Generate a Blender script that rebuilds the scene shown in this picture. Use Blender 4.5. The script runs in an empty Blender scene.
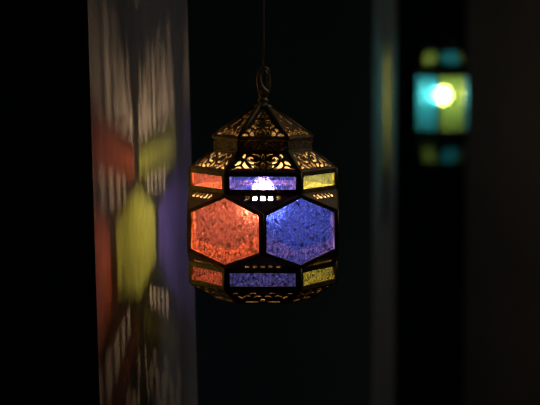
import bpy, bmesh, math, random
from mathutils import Vector, Matrix
random.seed(4)
C = bpy.context.scene.collection
SC = bpy.context.scene
R = math.radians

# ------------------------------------------------------------------ camera, world, exposure
U = 0.0016                       # metres per lantern unit
PITCH = R(4.9)
DIST = 3.2
HANG = 1.85                      # height of the lantern's middle
cam_d = bpy.data.cameras.new('camera')
cam = bpy.data.objects.new('camera', cam_d); C.objects.link(cam)
cam_d.sensor_width = 36; cam_d.lens = 36*2000/540
cam.location = (0.0112, -DIST*math.cos(PITCH), HANG + DIST*math.sin(PITCH))
cam.rotation_euler = (R(90) - PITCH, 0, 0)
cam_d.clip_start = 0.05
cam_d.dof.use_dof = True; cam_d.dof.focus_distance = DIST - 0.09; cam_d.dof.aperture_fstop = 4.5
SC.camera = cam
w = bpy.data.worlds.new('night'); SC.world = w; w.use_nodes = True
w.node_tree.nodes['Background'].inputs['Color'].default_value = (0.6, 0.8, 1.0, 1)
w.node_tree.nodes['Background'].inputs['Strength'].default_value = 0.01
vs = SC.view_settings
vs.view_transform = 'Standard'; vs.look = 'None'; vs.gamma = 1; vs.use_curve_mapping = False
vs.exposure = 0.0
SC.cycles.transparent_max_bounces = 24
SC.cycles.max_bounces = 10
SC.cycles.sample_clamp_indirect = 6.0

BULB = 1850.0     # radiance of the near filament
BULB2 = 74.0      # radiance of the far frosted globe

# two dim fill lamps, added without fixtures, lift the walls and brass
ld = bpy.data.lights.new('fill_light', 'AREA'); ld.shape = 'DISK'; ld.size = 0.35; ld.energy = 2.0
ld.color = (1.0, 0.95, 0.95)
lo = bpy.data.objects.new('fill_light', ld); C.objects.link(lo); lo.location = (1.15, 0.35, 2.92)
ld2 = ld.copy(); ld2.energy = 2.9
lo2 = bpy.data.objects.new('fill_light', ld2); C.objects.link(lo2); lo2.location = (2.3, 3.9, 2.92)

# ------------------------------------------------------------------ materials
def new_mat(name):
    m = bpy.data.materials.new(name); m.use_nodes = True
    nt = m.node_tree; nt.nodes.clear()
    out = nt.nodes.new('ShaderNodeOutputMaterial')
    return m, nt, out
def node(nt, t, **kw):
    n = nt.nodes.new(t)
    for k, v in kw.items():
        if k in n.inputs.keys(): n.inputs[k].default_value = v
        else: setattr(n, k, v)
    return n
def coords(nt, scale):
    tc = node(nt, 'ShaderNodeTexCoord'); mp = node(nt, 'ShaderNodeMapping')
    mp.inputs['Scale'].default_value = scale
    nt.links.new(tc.outputs['Object'], mp.inputs['Vector'])
    return mp.outputs['Vector']
def principled(name, base, rough=0.6, metal=0.0, base2=None, nscale=(8, 8, 8), detail=5, bump=0.2, bscale=None, bdist=0.002, voro=False, spec=0.5):
    m, nt, out = new_mat(name); L = nt.links.new
    p = node(nt, 'ShaderNodeBsdfPrincipled'); L(p.outputs[0], out.inputs[0])
    p.inputs['Roughness'].default_value = rough; p.inputs['Metallic'].default_value = metal
    p.inputs['Specular IOR Level'].default_value = spec
    v = coords(nt, nscale)
    n = node(nt, 'ShaderNodeTexNoise', Scale=1.0, Detail=detail); L(v, n.inputs['Vector'])
    cr = node(nt, 'ShaderNodeValToRGB'); L(n.outputs['Fac'], cr.inputs[0])
    b2 = base2 or [c*0.7 for c in base]
    cr.color_ramp.elements[0].position = 0.3; cr.color_ramp.elements[0].color = (*b2, 1)
    cr.color_ramp.elements[1].position = 0.7; cr.color_ramp.elements[1].color = (*base, 1)
    L(cr.outputs[0], p.inputs['Base Color'])
    v2 = coords(nt, bscale or nscale)
    if voro:
        h = node(nt, 'ShaderNodeTexVoronoi', Scale=1.0); L(v2, h.inputs['Vector']); ho = h.outputs['Distance']
    else:
        h = node(nt, 'ShaderNodeTexNoise', Scale=1.0, Detail=6.0); L(v2, h.inputs['Vector']); ho = h.outputs['Fac']
    b = node(nt, 'ShaderNodeBump', Strength=bump, Distance=bdist); L(ho, b.inputs['Height']); L(b.outputs[0], p.inputs['Normal'])
    return m
def glass_mat(name, col, thin=None, clear=0.42, rough=0.42, bump=1.0, trans=0.40, vs=(165, 120, 165), swirl=1.0):
    """hammered coloured glass: partly see-through, partly scattering"""
    m, nt, out = new_mat(name); L = nt.links.new
    v = coords(nt, vs)
    nz = node(nt, 'ShaderNodeTexNoise', Scale=0.35, Detail=2.0); L(v, nz.inputs['Vector'])
    mixv = node(nt, 'ShaderNodeMixRGB', blend_type='ADD'); mixv.inputs[0].default_value = 1.0
    sc = node(nt, 'ShaderNodeVectorMath', operation='SCALE'); sc.inputs['Scale'].default_value = 2.2*swirl
    L(nz.outputs['Color'], sc.inputs[0]); L(v, mixv.inputs[1]); L(sc.outputs[0], mixv.inputs[2])
    h1 = node(nt, 'ShaderNodeTexVoronoi', Scale=1.6, feature='SMOOTH_F1'); L(mixv.outputs[0], h1.inputs['Vector'])
    h2 = node(nt, 'ShaderNodeTexNoise', Scale=2.6, Detail=3.0); L(mixv.outputs[0], h2.inputs['Vector'])
    ad = node(nt, 'ShaderNodeMath', operation='ADD'); L(h1.outputs['Distance'], ad.inputs[0]); L(h2.outputs['Fac'], ad.inputs[1])
    b = node(nt, 'ShaderNodeBump', Strength=bump, Distance=0.0035); L(ad.outputs[0], b.inputs['Height'])
    # thicker glass is deeper in colour
    dk = node(nt, 'ShaderNodeMapRange'); dk.inputs['From Min'].default_value = 0.3; dk.inputs['From Max'].default_value = 1.2
    dk.inputs['To Min'].default_value = 1.0; dk.inputs['To Max'].default_value = 0.06
    L(ad.outputs[0], dk.inputs['Value'])
    tint = node(nt, 'ShaderNodeMixRGB', blend_type='MULTIPLY'); tint.inputs[0].default_value = 1.0
    tint.inputs[1].default_value = (*col, 1); L(dk.outputs[0], tint.inputs[2])
    tr = node(nt, 'ShaderNodeBsdfTransparent'); tr.inputs[0].default_value = (*(thin or col), 1)
    rf = node(nt, 'ShaderNodeBsdfRefraction', Roughness=rough, IOR=1.25); L(tint.outputs[0], rf.inputs['Color']); L(b.outputs[0], rf.inputs['Normal'])
    tl = node(nt, 'ShaderNodeBsdfTranslucent'); L(tint.outputs[0], tl.inputs['Color']); L(b.outputs[0], tl.inputs['Normal'])
    gl = node(nt, 'ShaderNodeBsdfGlossy', Roughness=0.15); gl.inputs['Color'].default_value = (0.9, 0.9, 0.9, 1); L(b.outputs[0], gl.inputs['Normal'])
    m1 = node(nt, 'ShaderNodeMixShader'); m1.inputs[0].default_value = trans/(1-clear)
    L(rf.outputs[0], m1.inputs[1]); L(tl.outputs[0], m1.inputs[2])
    m2 = node(nt, 'ShaderNodeMixShader'); m2.inputs[0].default_value = clear
    cf = node(nt, 'ShaderNodeMapRange'); cf.inputs['From Min'].default_value = 0.55; cf.inputs['From Max'].default_value = 1.15
    cf.inputs['To Min'].default_value = min(1, clear*1.7); cf.inputs['To Max'].default_value = clear*0.3
    L(ad.outputs[0], cf.inputs['Value']); L(cf.outputs[0], m2.inputs[0])
    L(m1.outputs[0], m2.inputs[1]); L(tr.outputs[0], m2.inputs[2])
    m3 = node(nt, 'ShaderNodeMixShader'); m3.inputs[0].default_value = 0.05
    L(m2.outputs[0], m3.inputs[1]); L(gl.outputs[0], m3.inputs[2])
    L(m3.outputs[0], out.inputs[0])
    return m
def clear_mat(name, frost=0.0, gloss=0.04):
    m, nt, out = new_mat(name); L = nt.links.new
    tr = node(nt, 'ShaderNodeBsdfTransparent'); tr.inputs[0].default_value = (1, 1, 1, 1)
    tl = node(nt, 'ShaderNodeBsdfTranslucent'); tl.inputs[0].default_value = (1, 1, 1, 1)
    gl = node(nt, 'ShaderNodeBsdfGlossy', Roughness=0.08)
    a = node(nt, 'ShaderNodeMixShader'); a.inputs[0].default_value = frost; L(tr.outputs[0], a.inputs[1]); L(tl.outputs[0], a.inputs[2])
    c = node(nt, 'ShaderNodeMixShader'); c.inputs[0].default_value = gloss; L(a.outputs[0], c.inputs[1]); L(gl.outputs[0], c.inputs[2])
    L(c.outputs[0], out.inputs[0]); return m
def emit_mat(name, col, s):
    m, nt, out = new_mat(name)
    e = node(nt, 'ShaderNodeEmission'); e.inputs[0].default_value = (*col, 1); e.inputs[1].default_value = s
    nt.links.new(e.outputs[0], out.inputs[0]); return m

brass = principled('aged_brass', (0.40, 0.29, 0.12), 0.48, 0.45, (0.12, 0.085, 0.04), (60, 60, 60), bump=0.5, bscale=(260, 260, 260), bdist=0.0012)
bright_brass = principled('brightened_brass', (0.70, 0.56, 0.32), 0.42, 0.45, (0.36, 0.27, 0.14), (80, 80, 80), bump=0.2, bdist=0.0006)  # base colour lifted to carry the highlight on hook, loop and cap
relief_brass = principled('chased_brass', (0.46, 0.34, 0.15), 0.45, 0.45, (0.14, 0.10, 0.045), (300, 300, 300), bump=1.0, bscale=(330, 300, 330), bdist=0.004, voro=True)
dark_iron = principled('dark_iron', (0.03, 0.03, 0.028), 0.5, 0.7, bump=0.1)
cord_mat = principled('brown_cord', (0.50, 0.44, 0.34), 0.7, bump=0.3, nscale=(500, 500, 900))
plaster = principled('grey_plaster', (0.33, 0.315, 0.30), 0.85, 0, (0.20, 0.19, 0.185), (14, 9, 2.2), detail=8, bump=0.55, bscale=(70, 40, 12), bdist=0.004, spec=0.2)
shaded_wall = principled('shaded_wall_colour', (0.18, 0.25, 0.265), 0.9, 0, (0.14, 0.20, 0.21), (3, 3, 3), bump=0.2, spec=0.2)  # shade of the unlit wall faces put into the colour
brown_paint = principled('dark_brown_plaster', (0.17, 0.135, 0.12), 0.9, 0, (0.12, 0.095, 0.085), (3, 3, 2), bump=0.3, spec=0.2)
floor_mat = principled('dark_floor_tiles', (0.06, 0.055, 0.05), 0.6, 0, (0.03, 0.028, 0.025), (4, 4, 4), bump=0.1)
RED = (0.42, 0.11, 0.095); BLUE = (0.035, 0.075, 0.80); YEL = (0.29, 0.39, 0.17)
RED_T = (1.0, 0.24, 0.13); BLUE_T = (0.17, 0.14, 1.0); YEL_T = (0.78, 1.0, 0.20)
g_red = glass_mat('red_hammered_glass', RED, RED_T)
g_blue = glass_mat('blue_hammered_glass', BLUE, BLUE_T)
g_yel = glass_mat('yellow_green_hammered_glass', YEL, YEL_T)
d_red = glass_mat('deep_red_glass', (0.60, 0.15, 0.12), clear=0.16)
d_blue = glass_mat('deep_blue_glass', (0.07, 0.10, 0.80), clear=0.16)
d_yel = glass_mat('deep_yellow_glass', (0.42, 0.50, 0.12), clear=0.16)
g_teal = glass_mat('teal_glass', (0.04, 0.50, 0.56), (0.08, 0.50, 0.52), clear=0.42, trans=0.3, bump=0.3)
g_lime = glass_mat('lime_glass', (0.36, 0.62, 0.10), (0.85, 0.75, 0.10), clear=0.42, trans=0.3, bump=0.3)
edge_clear = clear_mat('clear_glass_edge')
envelope_mat = clear_mat('clear_bulb_glass', 0.27, 0.04)
filament_mat = emit_mat('glowing_filament', (1.0, 0.66, 0.38), BULB)
globe_mat = emit_mat('glowing_globe', (1.0, 0.97, 0.92), BULB2)
white_ceramic = principled('white_ceramic', (0.7, 0.68, 0.62), 0.4, bump=0.02)

# ------------------------------------------------------------------ helpers
def link(name, me, mats, parent=None, mw=None, loc=None):
    o = bpy.data.objects.new(name, me); C.objects.link(o)
    if mats and len(me.materials) == 0:
        for m in (mats if isinstance(mats, (list, tuple)) else [mats]): me.materials.append(m)
    if parent: o.parent = parent
    if mw is not None: o.matrix_local = mw
    if loc is not None: o.location = loc
    return o
def bm_mesh(bm, name, smooth=False):
    me = bpy.data.meshes.new(name); bmesh.ops.recalc_face_normals(bm, faces=bm.faces[:]) ; bm.to_mesh(me); bm.free()
    if smooth:
        for p in me.polygons: p.use_smooth = True
    return me
def pierced(name, outer, holes, th, k=U, bevel=0.0):
    """flat sheet with real holes; coordinates in units, thickness in units"""
    cu = bpy.data.curves.new(name, 'CURVE'); cu.dimensions = '2D'; cu.fill_mode = 'BOTH'
    cu.extrude = th*k/2; cu.bevel_depth = bevel*k; cu.bevel_resolution = 1
    for loop in [outer] + holes:
        s = cu.splines.new('POLY'); s.points.add(len(loop)-1); s.use_cyclic_u = True
        for p, q in zip(s.points, loop): p.co = (q[0]*k, q[1]*k, 0, 1)
    o = bpy.data.objects.new(name, cu); C.objects.link(o)
    dg = bpy.context.evaluated_depsgraph_get(); dg.update()
    me = bpy.data.meshes.new_from_object(o.evaluated_get(dg))
    bpy.data.objects.remove(o); bpy.data.curves.remove(cu)
    me.materials.clear()
    return me
def slab(name, poly, th, k=U):
    """glass pane: outer face material 0, the rest material 1"""
    bm = bmesh.new()
    a = [bm.verts.new((x*k, y*k, 0)) for x, y in poly]
    b = [bm.verts.new((x*k, y*k, -th*k)) for x, y in poly]
    bm.faces.new(a).material_index = 0
    bm.faces.new(b[::-1]).material_index = 1
    n = len(poly)
    for i in range(n):
        bm.faces.new((a[i], b[i], b[(i+1) % n], a[(i+1) % n])).material_index = 1
    me = bpy.data.meshes.new(name); bm.normal_update(); bm.to_mesh(me); bm.free(); return me
def tube(pts, rad, seg=10, closed=False, rads=None):
    bm = bmesh.new(); n = len(pts); P = [Vector(p) for p in pts]; rings = []
    ref = Vector((0.31, 0.87, 0.2)).normalized()
    for i in range(n):
        a = P[(i-1) % n] if (closed or i > 0) else P[i]
        b = P[(i+1) % n] if (closed or i < n-1) else P[i]
        t = (b-a).normalized()
        x = ref - t*ref.dot(t); x.normalize(); ref = x; y = t.cross(x)
        r = rads[i] if rads else rad
        rings.append([bm.verts.new(P[i] + (x*math.cos(2*math.pi*j/seg) + y*math.sin(2*math.pi*j/seg))*r) for j in range(seg)])
    for i in range(n if closed else n-1):
        r0, r1 = rings[i], rings[(i+1) % n]
        off = 0
        if closed and i == n-1:
            off = min(range(seg), key=lambda k: (r0[0].co - r1[k].co).length)
        for j in range(seg):
            bm.faces.new((r0[j], r0[(j+1) % seg], r1[(j+1+off) % seg], r1[(j+off) % seg]))
    if not closed:
        bm.faces.new(rings[0][::-1]); bm.faces.new(rings[-1])
    return bm
def lathe(prof, seg=24):
    bm = bmesh.new(); rings = []
    for r, z in prof:
        rings.append([bm.verts.new((r*math.cos(2*math.pi*j/seg), r*math.sin(2*math.pi*j/seg), z)) for j in range(seg)])
    for i in range(len(rings)-1):
        for j in range(seg):
            bm.faces.new((rings[i][j], rings[i][(j+1) % seg], rings[i+1][(j+1) % seg], rings[i+1][j]))
    bm.faces.new(rings[0][::-1]); bm.faces.new(rings[-1])
    return bm
def hexring(rc, z0, z1, th, az0=30):
    """hexagonal moulding: corner radius rc outside, rc-th inside, from z0 to z1"""
    bm = bmesh.new(); V = []
    zm = (z0+z1)/2; b = abs(z1-z0)*0.28
    prof = [(rc-b, z0), (rc, z0+b), (rc, z1-b), (rc-b, z1), (rc-th, z1), (rc-th, z0)]
    for i in range(6):
        a = R(az0 + 60*i); V.append([bm.verts.new((r*math.sin(a), -r*math.cos(a), z)) for r, z in prof])
    for i in range(6):
        A, B = V[i], V[(i+1) % 6]
        for j in range(6): bm.faces.new((A[j], B[j], B[(j+1) % 6], A[(j+1) % 6]))
    return bm
def pol(r, az, z):
    a = R(az); return Vector((r*math.sin(a), -r*math.cos(a), z))
def frame_mat(az, ab, zb, at, zt):
    """local x along the face, y up the slope, z outward; origin mid lower edge. ab/at = apothem"""
    a = R(az); N = Vector((math.sin(a), -math.cos(a), 0)); T = Vector((math.cos(a), math.sin(a), 0))
    V = (N*(at-ab) + Vector((0, 0, zt-zb))).normalized(); W = T.cross(V)
    m = Matrix.Identity(4)
    for i in range(3): m[i][0] = T[i]; m[i][1] = V[i]; m[i][2] = W[i]
    o = N*ab + Vector((0, 0, zb))
    for i in range(3): m[i][3] = o[i]
    return m
def sc_mat(m, k):                     # scale only the origin (axes stay unit)
    n = m.copy()
    for i in range(3): n[i][3] *= k
    return n
def smooth_line(pts, n=14):
    """Catmull-Rom through (x, y, width) points"""
    P = [pts[0]] + list(pts) + [pts[-1]]; out = []
    segs = len(pts)-1
    for s in range(segs):
        p0, p1, p2, p3 = P[s:s+4]
        for i in range(n//segs + 2):
            t = i/(n//segs + 2)
            out.append(tuple(0.5*((2*b) + (-a+c)*t + (2*a-5*b+4*c-d)*t*t + (-a+3*b-3*c+d)*t**3) for a, b, c, d in zip(p0, p1, p2, p3)))
    out.append(pts[-1]); return out
FAT = 1.22
def stroke(pts, mirror=False):
    """closed outline of a tapering brush stroke: a hole"""
    c = smooth_line(pts); L = []; Rr = []
    for i, (x, y, wd) in enumerate(c):
        a = c[max(i-1, 0)]; b = c[min(i+1, len(c)-1)]
        dx, dy = b[0]-a[0], b[1]-a[1]; d = math.hypot(dx, dy) or 1
        nx, ny = -dy/d, dx/d; wd = max(wd*FAT, 0.15)
        L.append((x+nx*wd, y+ny*wd)); Rr.append((x-nx*wd, y-ny*wd))
    poly = L + Rr[::-1]
    if mirror: poly = [(-x, y) for x, y in poly][::-1]
    return poly
def rect(x0, y0, x1, y1): return [(x0, y0), (x1, y0), (x1, y1), (x0, y1)]
def thing(name, label, cat, loc, group=None):
    o = bpy.data.objects.new(name, None); C.objects.link(o); o.location = loc
    o.empty_display_size = 0.05
    o['label'] = label; o['category'] = cat
    if group: o['group'] = group
    return o
def struct(name, bm, m, bevel=False):
    me = bm_mesh(bm, name); o = link(name, me, m); o['kind'] = 'structure'; return o
def prism(poly, z0, z1, lean=0.0):
    bm = bmesh.new()
    a = [bm.verts.new((x + lean*(HANG-z0), y, z0)) for x, y in poly]
    b = [bm.verts.new((x + lean*(HANG-z1), y, z1)) for x, y in poly]
    n = len(poly); bm.faces.new(a[::-1]); bm.faces.new(b)
    for i in range(n): bm.faces.new((a[i], a[(i+1) % n], b[(i+1) % n], b[i]))
    return bm

# ------------------------------------------------------------------ the room
X0, X1, Y0, Y1, H = -1.9, 2.6, -4.2, 8.0, 3.0
struct('floor', prism([(X0-.1, Y0-.1), (X1+.1, Y0-.1), (X1+.1, Y1+.1), (X0-.1, Y1+.1)], -0.1, 0.0), floor_mat)
struct('ceiling', prism([(X0-.1, Y0-.1), (X1+.1, Y0-.1), (X1+.1, Y1+.1), (X0-.1, Y1+.1)], H, H+0.1), shaded_wall)
struct('wall_back', prism([(X0-.1, Y1), (X1+.1, Y1), (X1+.1, Y1+.1), (X0-.1, Y1+.1)], 0, H), shaded_wall)
struct('wall_front', prism([(X0-.1, Y0-.1), (X1+.1, Y0-.1), (X1+.1, Y0), (X0-.1, Y0)], 0, H), shaded_wall)
struct('wall_right', prism([(X1, Y0), (X1+.1, Y0), (X1+.1, Y1), (X1, Y1)], 0, H), shaded_wall)
struct('wall_far_left', prism([(X0-.1, Y0), (X0, Y0), (X0, Y1), (X0-.1, Y1)], 0, H), shaded_wall)
# the deep end of the wall beside the near lantern: pale plaster on the lit side, its shaded front given a darker colour
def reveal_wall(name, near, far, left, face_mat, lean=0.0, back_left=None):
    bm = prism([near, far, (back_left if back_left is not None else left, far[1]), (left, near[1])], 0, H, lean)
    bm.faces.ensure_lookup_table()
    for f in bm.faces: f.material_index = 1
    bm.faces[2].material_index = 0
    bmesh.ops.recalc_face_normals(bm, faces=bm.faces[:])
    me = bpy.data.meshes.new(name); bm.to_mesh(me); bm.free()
    o = link(name, me, [face_mat, shaded_wall]); o['kind'] = 'structure'; return o
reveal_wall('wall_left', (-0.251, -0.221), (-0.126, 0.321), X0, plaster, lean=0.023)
# partition beside the far lantern
PS = 0.0035
D2 = 7.0; Y2 = D2 - DIST                       # far lantern's depth in world y (near enough)
def sx(px, y): return 0.0112 + (px-270)/2000*(DIST+y)
a0, a1 = Y2-0.37, Y2+0.33
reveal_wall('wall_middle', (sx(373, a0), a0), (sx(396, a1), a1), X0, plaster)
a2 = Y2+1.2
struct('wall_side', prism([(sx(466, a2), a2), (X1, a2), (X1, a2+0.2), (sx(466, a2)+0.04, a2+0.2)], 0, H), brown_paint)

# ------------------------------------------------------------------ near lantern
def zY(Y, k=U): return (202.5 - Y)*1.0         # photo row on the axis -> units above the middle
R1, R2, R0, RT = 73.6, 85.0, 49.0, 7.0
AP = math.cos(R(30))
ZT, ZB = zY(106), zY(298)
lan = thing('hanging_lantern', 'large near brass lantern in sharp focus with red and blue hexagon glass', 'lantern', (0, 0, HANG))
lan.scale = (0.988, 0.988, 1.0)
def put(name, me, mats, az, rb, Yb, rt, Yt, parent=None, push=0.0):
    m = sc_mat(frame_mat(az, rb*AP, zY(Yb), rt*AP, zY(Yt)), U)
    n = Vector((m[0][2], m[1][2], m[2][2]))
    for i in range(3): m[i][3] += n[i]*push*U
    return link(name, me, mats, parent or lan, m)
def child_of(par, name, me, mats, push):
    o = link(name, me, mats, par); o.location = (0, 0, push*U); return o

# pierced arabesque holes -------------------------------------------------
def both(*strokes):
    out = []
    for s in strokes: out += [stroke(s), stroke(s, True)]
    return out
sl = math.hypot((R1-R0)*AP, 18.5)
FAT = 1.0
shoulder_out = [(-R1/2, 0), (R1/2, 0), (R0/2, sl), (-R0/2, sl)]
shoulder_holes = [stroke([(0, 4, .9), (0, 8, 2.3), (0, 13, 1.0)]), stroke([(0, 17, 1.4), (0, 21, 1.9), (0, 25, .3)])] + both(
    [(3.6, 15, .5), (6.5, 12.2, 1.3), (11, 13.2, 1.7), (14.2, 17, 1.5), (12, 20.5, 1.1), (9.3, 18.6, .5)],
    [(4, 19.5, .4), (5.6, 23, 1.5), (10, 24.6, .4)],
    [(5, 4.2, .6), (7.2, 6.8, 1.9), (11.5, 9, .5)],
    [(10.5, 4.2, .5), (14.5, 5.4, 1.8), (18, 9.6, 1.9), (17.8, 14.3, .4)],
    [(17, 18.2, .3), (18.6, 20.8, 1.5), (17.2, 24.6, .9)],
    [(21.5, 15.5, .4), (23.4, 12.6, 1.6), (27.4, 9.2, .4)],
    [(20.6, 4.2, .5), (23.2, 6.6, 1.8), (26.4, 4.6, 1.0), (31.3, 3.8, .3)])
shoulder = pierced('shoulder_panel', shoulder_out, shoulder_holes, 1.2)
low_sl = math.hypot((R1-R0)*AP, 15)
f = low_sl/sl
low_out = [(-R0/2, 0), (R0/2, 0), (R1/2, low_sl), (-R1/2, low_sl)]
low_strokes = [stroke([(-2, 5, .5), (0, 8.2, 1.5), (2, 5, .5)])] + both(
    [(1.5, 13.5, .4), (4.5, 15.5, 1.2), (9, 13.0, .4)], [(12, 14.5, .4), (15, 16.5, 1.0), (19, 13.5, .4)],
    [(6, 20, .4), (9, 21.6, 1.0), (13, 20.4, .4)], [(24.5, 20, .4), (27, 21, .9), (30, 19.6, .4)], [(20, 9.5, .3), (21.5, 12.5, .9), (24.5, 15, .4)])
low_holes = low_strokes + [rect(4.5, 2.4, 17, 4.3), rect(-17, 2.4, -4.5, 4.3)]
low_panel = pierced('underside_panel', low_out, low_holes, 1.2)
RE = 50.5
FAT = 1.22
dl = math.hypot((RE-RT)*AP, 30.5)
dome_out = [(-RE/2, 0), (RE/2, 0), (RT/2, dl), (-RT/2, dl)]
dome_holes = [stroke([(0, 4, .5), (0, 8, 2.2), (0, 13.5, .6)]), stroke([(0, 26, .4), (0, 30, 1.5), (0, 34, .3)])] + both(
    [(3.5, 3.8, .5), (5.2, 7, 1.7), (4.2, 12, .4)],
    [(2.4, 16.2, .5), (5.8, 15, 1.5), (8.2, 18.6, 1.5), (6, 22.2, 1.2), (3.4, 20.6, .5)],
    [(8.5, 4, .6), (11, 6.2, 1.8), (8.8, 11.2, .5)],
    [(14.5, 3.8, .7), (17.2, 5.2, 1.6), (20.8, 4.0, .4)],
    [(12, 14.2, .6), (14.3, 10.6, 1.6), (15.6, 8.6, .3)],
    [(10.8, 19.4, .3), (10.6, 17.0, 1.1), (11.2, 16.6, .3)],
    [(2.5, 24.5, .4), (5.4, 25.6, 1.4), (7.4, 23.8, .5)],
    [(3, 29.5, .4), (4.3, 31.4, 1.1), (2.9, 34.4, .4)],
    [(1.6, 38, .3), (2.2, 36.6, .7), (2.4, 35.6, .3)])
dome = pierced('dome_panel', dome_out, dome_holes, 1.2)
neck_h = 13.0
neck_holes = []
for i in range(-5, 6):
    neck_holes.append(stroke([(i*4.0-1.0, 4.2, .25), (i*4.0+0.2, 6.5, .75), (i*4.0+1.2, 8.9, .25)]))
neck = pierced('neck_panel', rect(-R0/2, 0, R0/2, neck_h), [], 1.6)
# rectangular band frames
bh = 20.5
bx, by0, by1 = 32.6, 3.6, 16.6
band = pierced('band_frame', rect(-R1/2, 0, R1/2, bh), [rect(-bx, by0, bx, by1)], 2.2, bevel=0.25)
band_lo_h = 21.5
band_lo = pierced('band_frame_low', rect(-R1/2, 0, R1/2, band_lo_h), [rect(-bx, 3.8, bx, 17.2)], 2.2, bevel=0.25)
# hexagon frames
YA, YU, YL, YB2 = 189.0, 206.0, 246.5, 261.5
hexpoly = [(0, 0), (R2/2, YB2-YL), (R2/2, YB2-YU), (0, YB2-YA), (-R2/2, YB2-YU), (-R2/2, YB2-YL)]
def inset(poly, d):
    n = len(poly); out = []
    cx = sum(p[0] for p in poly)/n; cy = sum(p[1] for p in poly)/n
    lines = []
    for i in range(n):
        a = Vector(poly[i]); b = Vector(poly[(i+1) % n]); t = (b-a).normalized(); nrm = Vector((-t.y, t.x))
        if nrm.dot(Vector((cx, cy))-a) < 0: nrm = -nrm
        lines.append((a + nrm*d, t))
    for i in range(n):
        (p, t), (q, s) = lines[i-1], lines[i]
        det = t.x*s.y - t.y*s.x; k = ((q.x-p.x)*s.y - (q.y-p.y)*s.x)/det
        out.append((p.x + t.x*k, p.y + t.y*k))
    return out
hex_in = inset(hexpoly, 3.3)
hexf = pierced('hexagon_frame', hexpoly, [hex_in], 2.6, bevel=0.35)
# bright inner bead of the hexagon frame
# slotted spandrels
def spandrel_mesh(flip, h, slots):
    if not flip: outer = [(0, 0), (R1/2, h), (-R1/2, h)]
    else: outer = [(-R1/2, 0), (R1/2, 0), (0, h)]
    return pierced('slotted_panel', outer, slots, 1.4)
su = math.hypot(R2-R1*AP, YU-YA)
slu = math.hypot(R2-R1*AP, YB2-YL)
slots_u = [rect(i*7.6-2.1, su-9.6, i*7.6+2.1, su-3.4) for i in range(-2, 3)]
slots_l = [rect(i*7.6-2.3, 3.0, i*7.6+2.3, 7.4) for i in range(-2, 3)]
sp_u = spandrel_mesh(False, su, slots_u)
sp_l = spandrel_mesh(True, slu, slots_l)

band_cols = {0: g_blue, -60: g_red, 60: g_yel, -120: g_yel, 120: g_red, 180: g_blue}
low_cols = {0: d_blue, -60: d_red, 60: d_yel, -120: d_yel, 120: d_red, 180: d_yel}
hex_cols = {-30: g_red, 30: g_blue, -90: g_yel, -150: g_blue, 90: g_red, 150: g_yel}
ALAB = {id(g_red): 'red hammered glass', id(g_blue): 'blue hammered glass', id(g_yel): 'yellow-green hammered glass', id(d_red): 'deep red hammered glass', id(d_blue): 'deep blue hammered glass', id(d_yel): 'dark yellow-green hammered glass'}
def glass(par, name, poly, g, push):
    o = child_of(par, name, slab(name, poly, 1.4), [g, edge_clear], push); o['label'] = ALAB[id(g)]; return o
for az in (0, 60, 120, 180, -120, -60):
    put('dome_panel', dome, brass, az, RE, 136.5, RT, 106)
    put('neck_panel', neck, relief_brass, az, R0, 149.5, R0, 136.5)
    put('shoulder_panel', shoulder, brass, az, R1, 168, R0, 149.5)
    b = put('band_frame', band, brass, az, R1, 188.5, R1, 168)
    glass(b, 'band_glass', rect(-bx-1, by0-1, bx+1, by1+1), band_cols[az], -1.2)
    put('slotted_panel', sp_u, brass, az, R2/AP, YU, R1, YA)
    put('slotted_panel', sp_l, brass, az, R1, YB2, R2/AP, YL)
    b = put('band_frame', band_lo, brass, az, R1, 283, R1, 261.5)
    glass(b, 'band_glass', rect(-bx-1, 2.8, bx+1, 18.2), low_cols[az], -1.2)
    put('underside_panel', low_panel, brass, az, R0, 298, R1, 283)
    h = put('hexagon_frame', hexf, brass, az+30 if az+30 <= 180 else -150, R2, YB2, R2, YB2-10)
    az2 = az+30 if az+30 <= 180 else -150
    glass(h, 'hexagon_glass', inset(hexpoly, 2.4), hex_cols[az2], -1.5)
# corner ribs, each an edge of the body
def rib(r0, Y0_, az0, r1, Y1_, az1, rad=1.5, m=brass):
    p, q = pol(r0*U, az0, zY(Y0_)*U), pol(r1*U, az1, zY(Y1_)*U)
    link('corner_rib', bm_mesh(tube([p, q], rad*U, 8), 'corner_rib', True), m, lan)
for k in range(6):
    a = 30 + 60*k
    rib(RE, 136.5, a, RT, 106, a, 2.0)
    rib(R0, 149.5, a, R0, 136.5, a, 1.3)
    rib(R1, 168, a, R0, 149.5, a, 1.7)
    rib(R1, 188.5, a, R1, 168, a, 2.0)
    rib(R1, 283, a, R1, 261.5, a, 2.0)
    rib(R0, 298, a, R1, 283, a, 1.6)
    rib(R2, YL, a+30, R2, YU, a+30, 1.9)
def ring(rc, Ya, Yb, th, name='rim_moulding', m=brass):
    link(name, bm_mesh(hexring(rc*U, zY(Yb)*U, zY(Ya)*U, th*U), name), m, lan)
ring(RE+1.2, 135.3, 138.2, 4)
ring(R0+1.6, 148.3, 150.6, 3.5)
ring(R1+0.9, 166.6, 169.8, 4)
ring(R1+0.7, 187.4, 189.8, 3.4)
ring(R1+0.7, 260.2, 262.6, 3.4)
ring(R1+0.9, 281.6, 284.4, 4)
ring(R0+1.4, 296.8, 299.4, 3.4)
# bottom plate with a round opening
bot = [(R0*AP**0*math.cos(R(60*i)), R0*math.sin(R(60*i))) for i in range(6)]
me = pierced('base_plate', bot, [[(18*math.cos(R(15*i)), 18*math.sin(R(15*i))) for i in range(24)]] +
     [[(32*math.cos(R(60*j+30)) + 4*math.cos(R(30*i)), 32*math.sin(R(60*j+30)) + 4*math.sin(R(30*i))) for i in range(12)] for j in range(6)], 1.4)
link('base_plate', me, brass, lan, Matrix.Translation((0, 0, zY(298)*U)))
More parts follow.
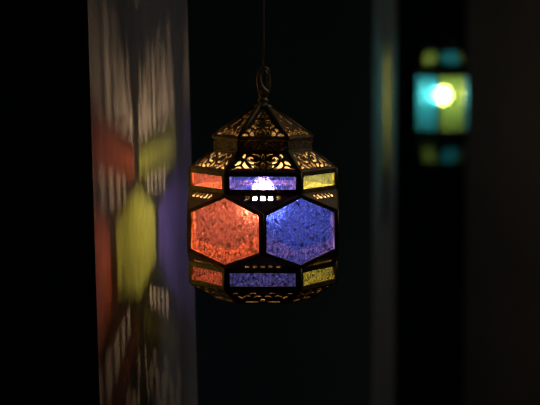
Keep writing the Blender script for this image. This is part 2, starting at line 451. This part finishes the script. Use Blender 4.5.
# cap, collar and hook
u = U
prof = [(8.5, 108), (9.5, 106.5), (8.0, 105), (4.5, 104), (3.6, 102.8), (5.2, 101.5), (5.6, 100), (4.0, 98.6), (3.4, 97.6), (4.4, 96.6), (4.2, 95.2), (2.4, 94.4)]
link('cap', bm_mesh(lathe([(r*u, zY(Y)*u) for r, Y in prof], 24), 'cap', True), bright_brass, lan)
def loop_pts(cx, Yc, hw, hh, n=40, depth=0.0, tilt=0.0, pw=1.0):
    out = []
    for i in range(n):
        t = 2*math.pi*i/n
        out.append(Vector(((cx + hw*math.copysign(abs(math.cos(t))**0.8, math.cos(t)) + tilt*math.sin(t))*u, depth*math.cos(t)*u, zY(Yc - hh*math.sin(t))*u)))
    return out
link('hanging_loop', bm_mesh(tube(loop_pts(0.6, 81.5, 5.8, 14, depth=3.5, tilt=-0.5), 1.5*u, 10, True), 'hanging_loop', True), bright_brass, lan)
hook = [(-2.5, 1, 93), (3.5, -2, 94.2), (4.5, -3, 92), (0.5, -4, 88), (-2.6, -4, 82), (-2.8, -2.5, 76), (-0.6, -1, 70.5), (1.6, 0, 68.2), (4.6, 1, 70), (5.4, 2, 76), (4.8, 2, 84), (3.2, 1, 90)]
hk = [Vector((x*u, y*u, zY(Y)*u)) for x, y, Y in hook]
fine = []
for i in range(len(hk)-1):
    p0, p1, p2, p3 = hk[max(i-1, 0)], hk[i], hk[i+1], hk[min(i+2, len(hk)-1)]
    for j in range(5):
        t = j/5; fine.append(0.5*((2*p1) + (p2-p0)*t + (2*p0-5*p1+4*p2-p3)*t*t + (3*p1-p0-3*p2+p3)*t**3))
fine.append(hk[-1])
link('hanging_hook', bm_mesh(tube(fine, 1.6*u, 10), 'hanging_hook', True), bright_brass, lan)
# lamp inside
sk = [(2.0, 104), (7, 110), (7, 150), (9.5, 152), (9.5, 171), (16, 173.5), (16.4, 175.3), (8, 176), (5, 177)]  # wide lower flange added to block bulb light from the dome
link('lamp_socket', bm_mesh(lathe([(r*u, zY(Y)*u) for r, Y in sk], 20), 'lamp_socket', True), dark_iron, lan)
env = [(4.5, 176), (6.5, 179), (10, 184), (12.2, 191), (12.6, 198), (11.2, 207), (8, 213.5), (4, 216.4), (0.6, 217.2)]
bulb = link('light_bulb', bm_mesh(lathe([(r*u, zY(Y)*u) for r, Y in env], 32), 'light_bulb', True), envelope_mat, lan)
fil = [(1.0, 185.5), (2.2, 187), (2.4, 192), (2.4, 205), (2.2, 212), (0.8, 213.5)]
link('filament', bm_mesh(lathe([(r*u, zY(Y)*u) for r, Y in fil], 16), 'filament', True), filament_mat, bulb)

# cord from the ceiling
zc = H - HANG
link('hanging_cord', bm_mesh(tube([Vector((0.4*u, 0, zc)), Vector((0.6*u, 0, zY(20)*u)), Vector((0.9*u, 0, zY(69)*u))], 1.0*u, 8), 'hanging_cord', True), cord_mat, lan)

# ------------------------------------------------------------------ far lantern, out of focus
c2x = sx(441.5, Y2)
base_ray = math.tan(PITCH)                      # camera pitch
def z_at(py, y):                                 # height seen at row py at depth y
    el = -PITCH - math.atan((py-202.5)/2000)
    return cam.location.z + (y - cam.location.y)*math.tan(el)
k2 = PS
far = thing('hanging_lantern', 'small far lantern out of focus with teal and lime green glass', 'lantern', (c2x, Y2, z_at(103, Y2)))
def z2(py): return (103-py)*k2
ROT = -12                                        # a corner of the six sits at this azimuth
def put2(name, me, mats, az, rb, pb, rt, pt):
    m = frame_mat(az, rb*AP*k2, z2(pb), rt*AP*k2, z2(pt)); return link(name, me, mats, far, m)
RB = 28.5
body = pierced('pane_frame', rect(-RB/2, 0, RB/2, 60), [rect(-RB/2+1.2, 3, RB/2-1.2, 57)], 1.0, k=k2)
r_sl = math.hypot((RB-19)*AP, 22)
def trap(rb, rt, h, d):
    return inset([(-rb/2, 0), (rb/2, 0), (rt/2, h), (-rt/2, h)], d)
roof = pierced('roof_frame', trap(RB, 19, r_sl, 0), [trap(RB, 19, r_sl, 1.8)], 1.0, k=k2)
l_sl = math.hypot((RB-21)*AP, 28)
lowf = pierced('skirt_frame', trap(21, RB, l_sl, 0), [trap(21, RB, l_sl, 2.0)], 1.0, k=k2)
AL2 = {id(g_teal): 'teal glass', id(g_lime): 'lime green glass'}
def glass2(par, name, poly, g):
    o = link(name, slab(name, poly, 0.5, k2), [g, edge_clear], par); o.location = (0, 0, -0.6*k2); o['label'] = AL2[id(g)]
for i in range(6):
    az = ROT - 30 + 60*i
    g = (g_teal, g_lime)[i % 2]; gr = (g_lime, g_teal)[i % 2]
    o = put2('pane_frame', body, dark_iron, az, RB, 133, RB, 73); glass2(o, 'side_glass', rect(-RB/2+.8, 2.6, RB/2-.8, 57.4), g)
    o = put2('roof_frame', roof, dark_iron, az, RB, 71, 19, 49); glass2(o, 'roof_glass', trap(RB, 19, r_sl, 1.4), gr)
    o = put2('skirt_frame', lowf, dark_iron, az, 21, 164, RB, 136); glass2(o, 'skirt_glass', trap(21, RB, l_sl, 1.6), gr)
for rc, pa, pb_ in ((RB+1.2, 70, 74), (20, 46.5, 50), (RB+1.2, 132, 137), (22, 163, 166)):
    link('rim_moulding', bm_mesh(hexring(rc*k2, z2(pb_), z2(pa), 3*k2, ROT), 'rim_moulding'), dark_iron, far)
for py in (72, 135):  # added inner plates, holes sized to dim the roof and skirt panes
    ho = [(RB*math.cos(R(60*i+ROT)), RB*math.sin(R(60*i+ROT))) for i in range(6)]
    me = pierced('shade_plate', ho, [[(16*math.cos(R(15*i)), 16*math.sin(R(15*i))) for i in range(24)]], 0.6, k=k2)
    link('shade_plate', me, dark_iron, far, Matrix.Translation((0, 0, z2(py))))
link('cap', bm_mesh(lathe([(19*k2, z2(48)), (12*k2, z2(42)), (4*k2, z2(38)), (2*k2, z2(34)), (2.5*k2, z2(32)), (0.8*k2, z2(30))], 24), 'cap', True), dark_iron, far)
link('finial', bm_mesh(lathe([(1*k2, z2(176)), (3*k2, z2(173)), (3*k2, z2(170)), (9*k2, z2(168)), (20*k2, z2(164.5))], 24), 'finial', True), dark_iron, far)
link('lamp_socket', bm_mesh(lathe([(3*k2, z2(46)), (3*k2, z2(80)), (4*k2, z2(82)), (4*k2, z2(84.5))], 16), 'lamp_socket', True), dark_iron, far)
gp = [(max(0.4, 8.6*math.sin(R(a))), 95 - 8.6*math.cos(R(a))) for a in range(25, 181, 12)]
link('light_bulb', bm_mesh(lathe([(r*k2, z2(Y)) for r, Y in gp], 24), 'light_bulb', True), globe_mat, far)
zc2 = H - far.location.z
link('hanging_cord', bm_mesh(tube([Vector((0, 0, zc2)), Vector((0, 0, z2(30)))], 0.002, 8), 'hanging_cord', True), dark_iron, far)
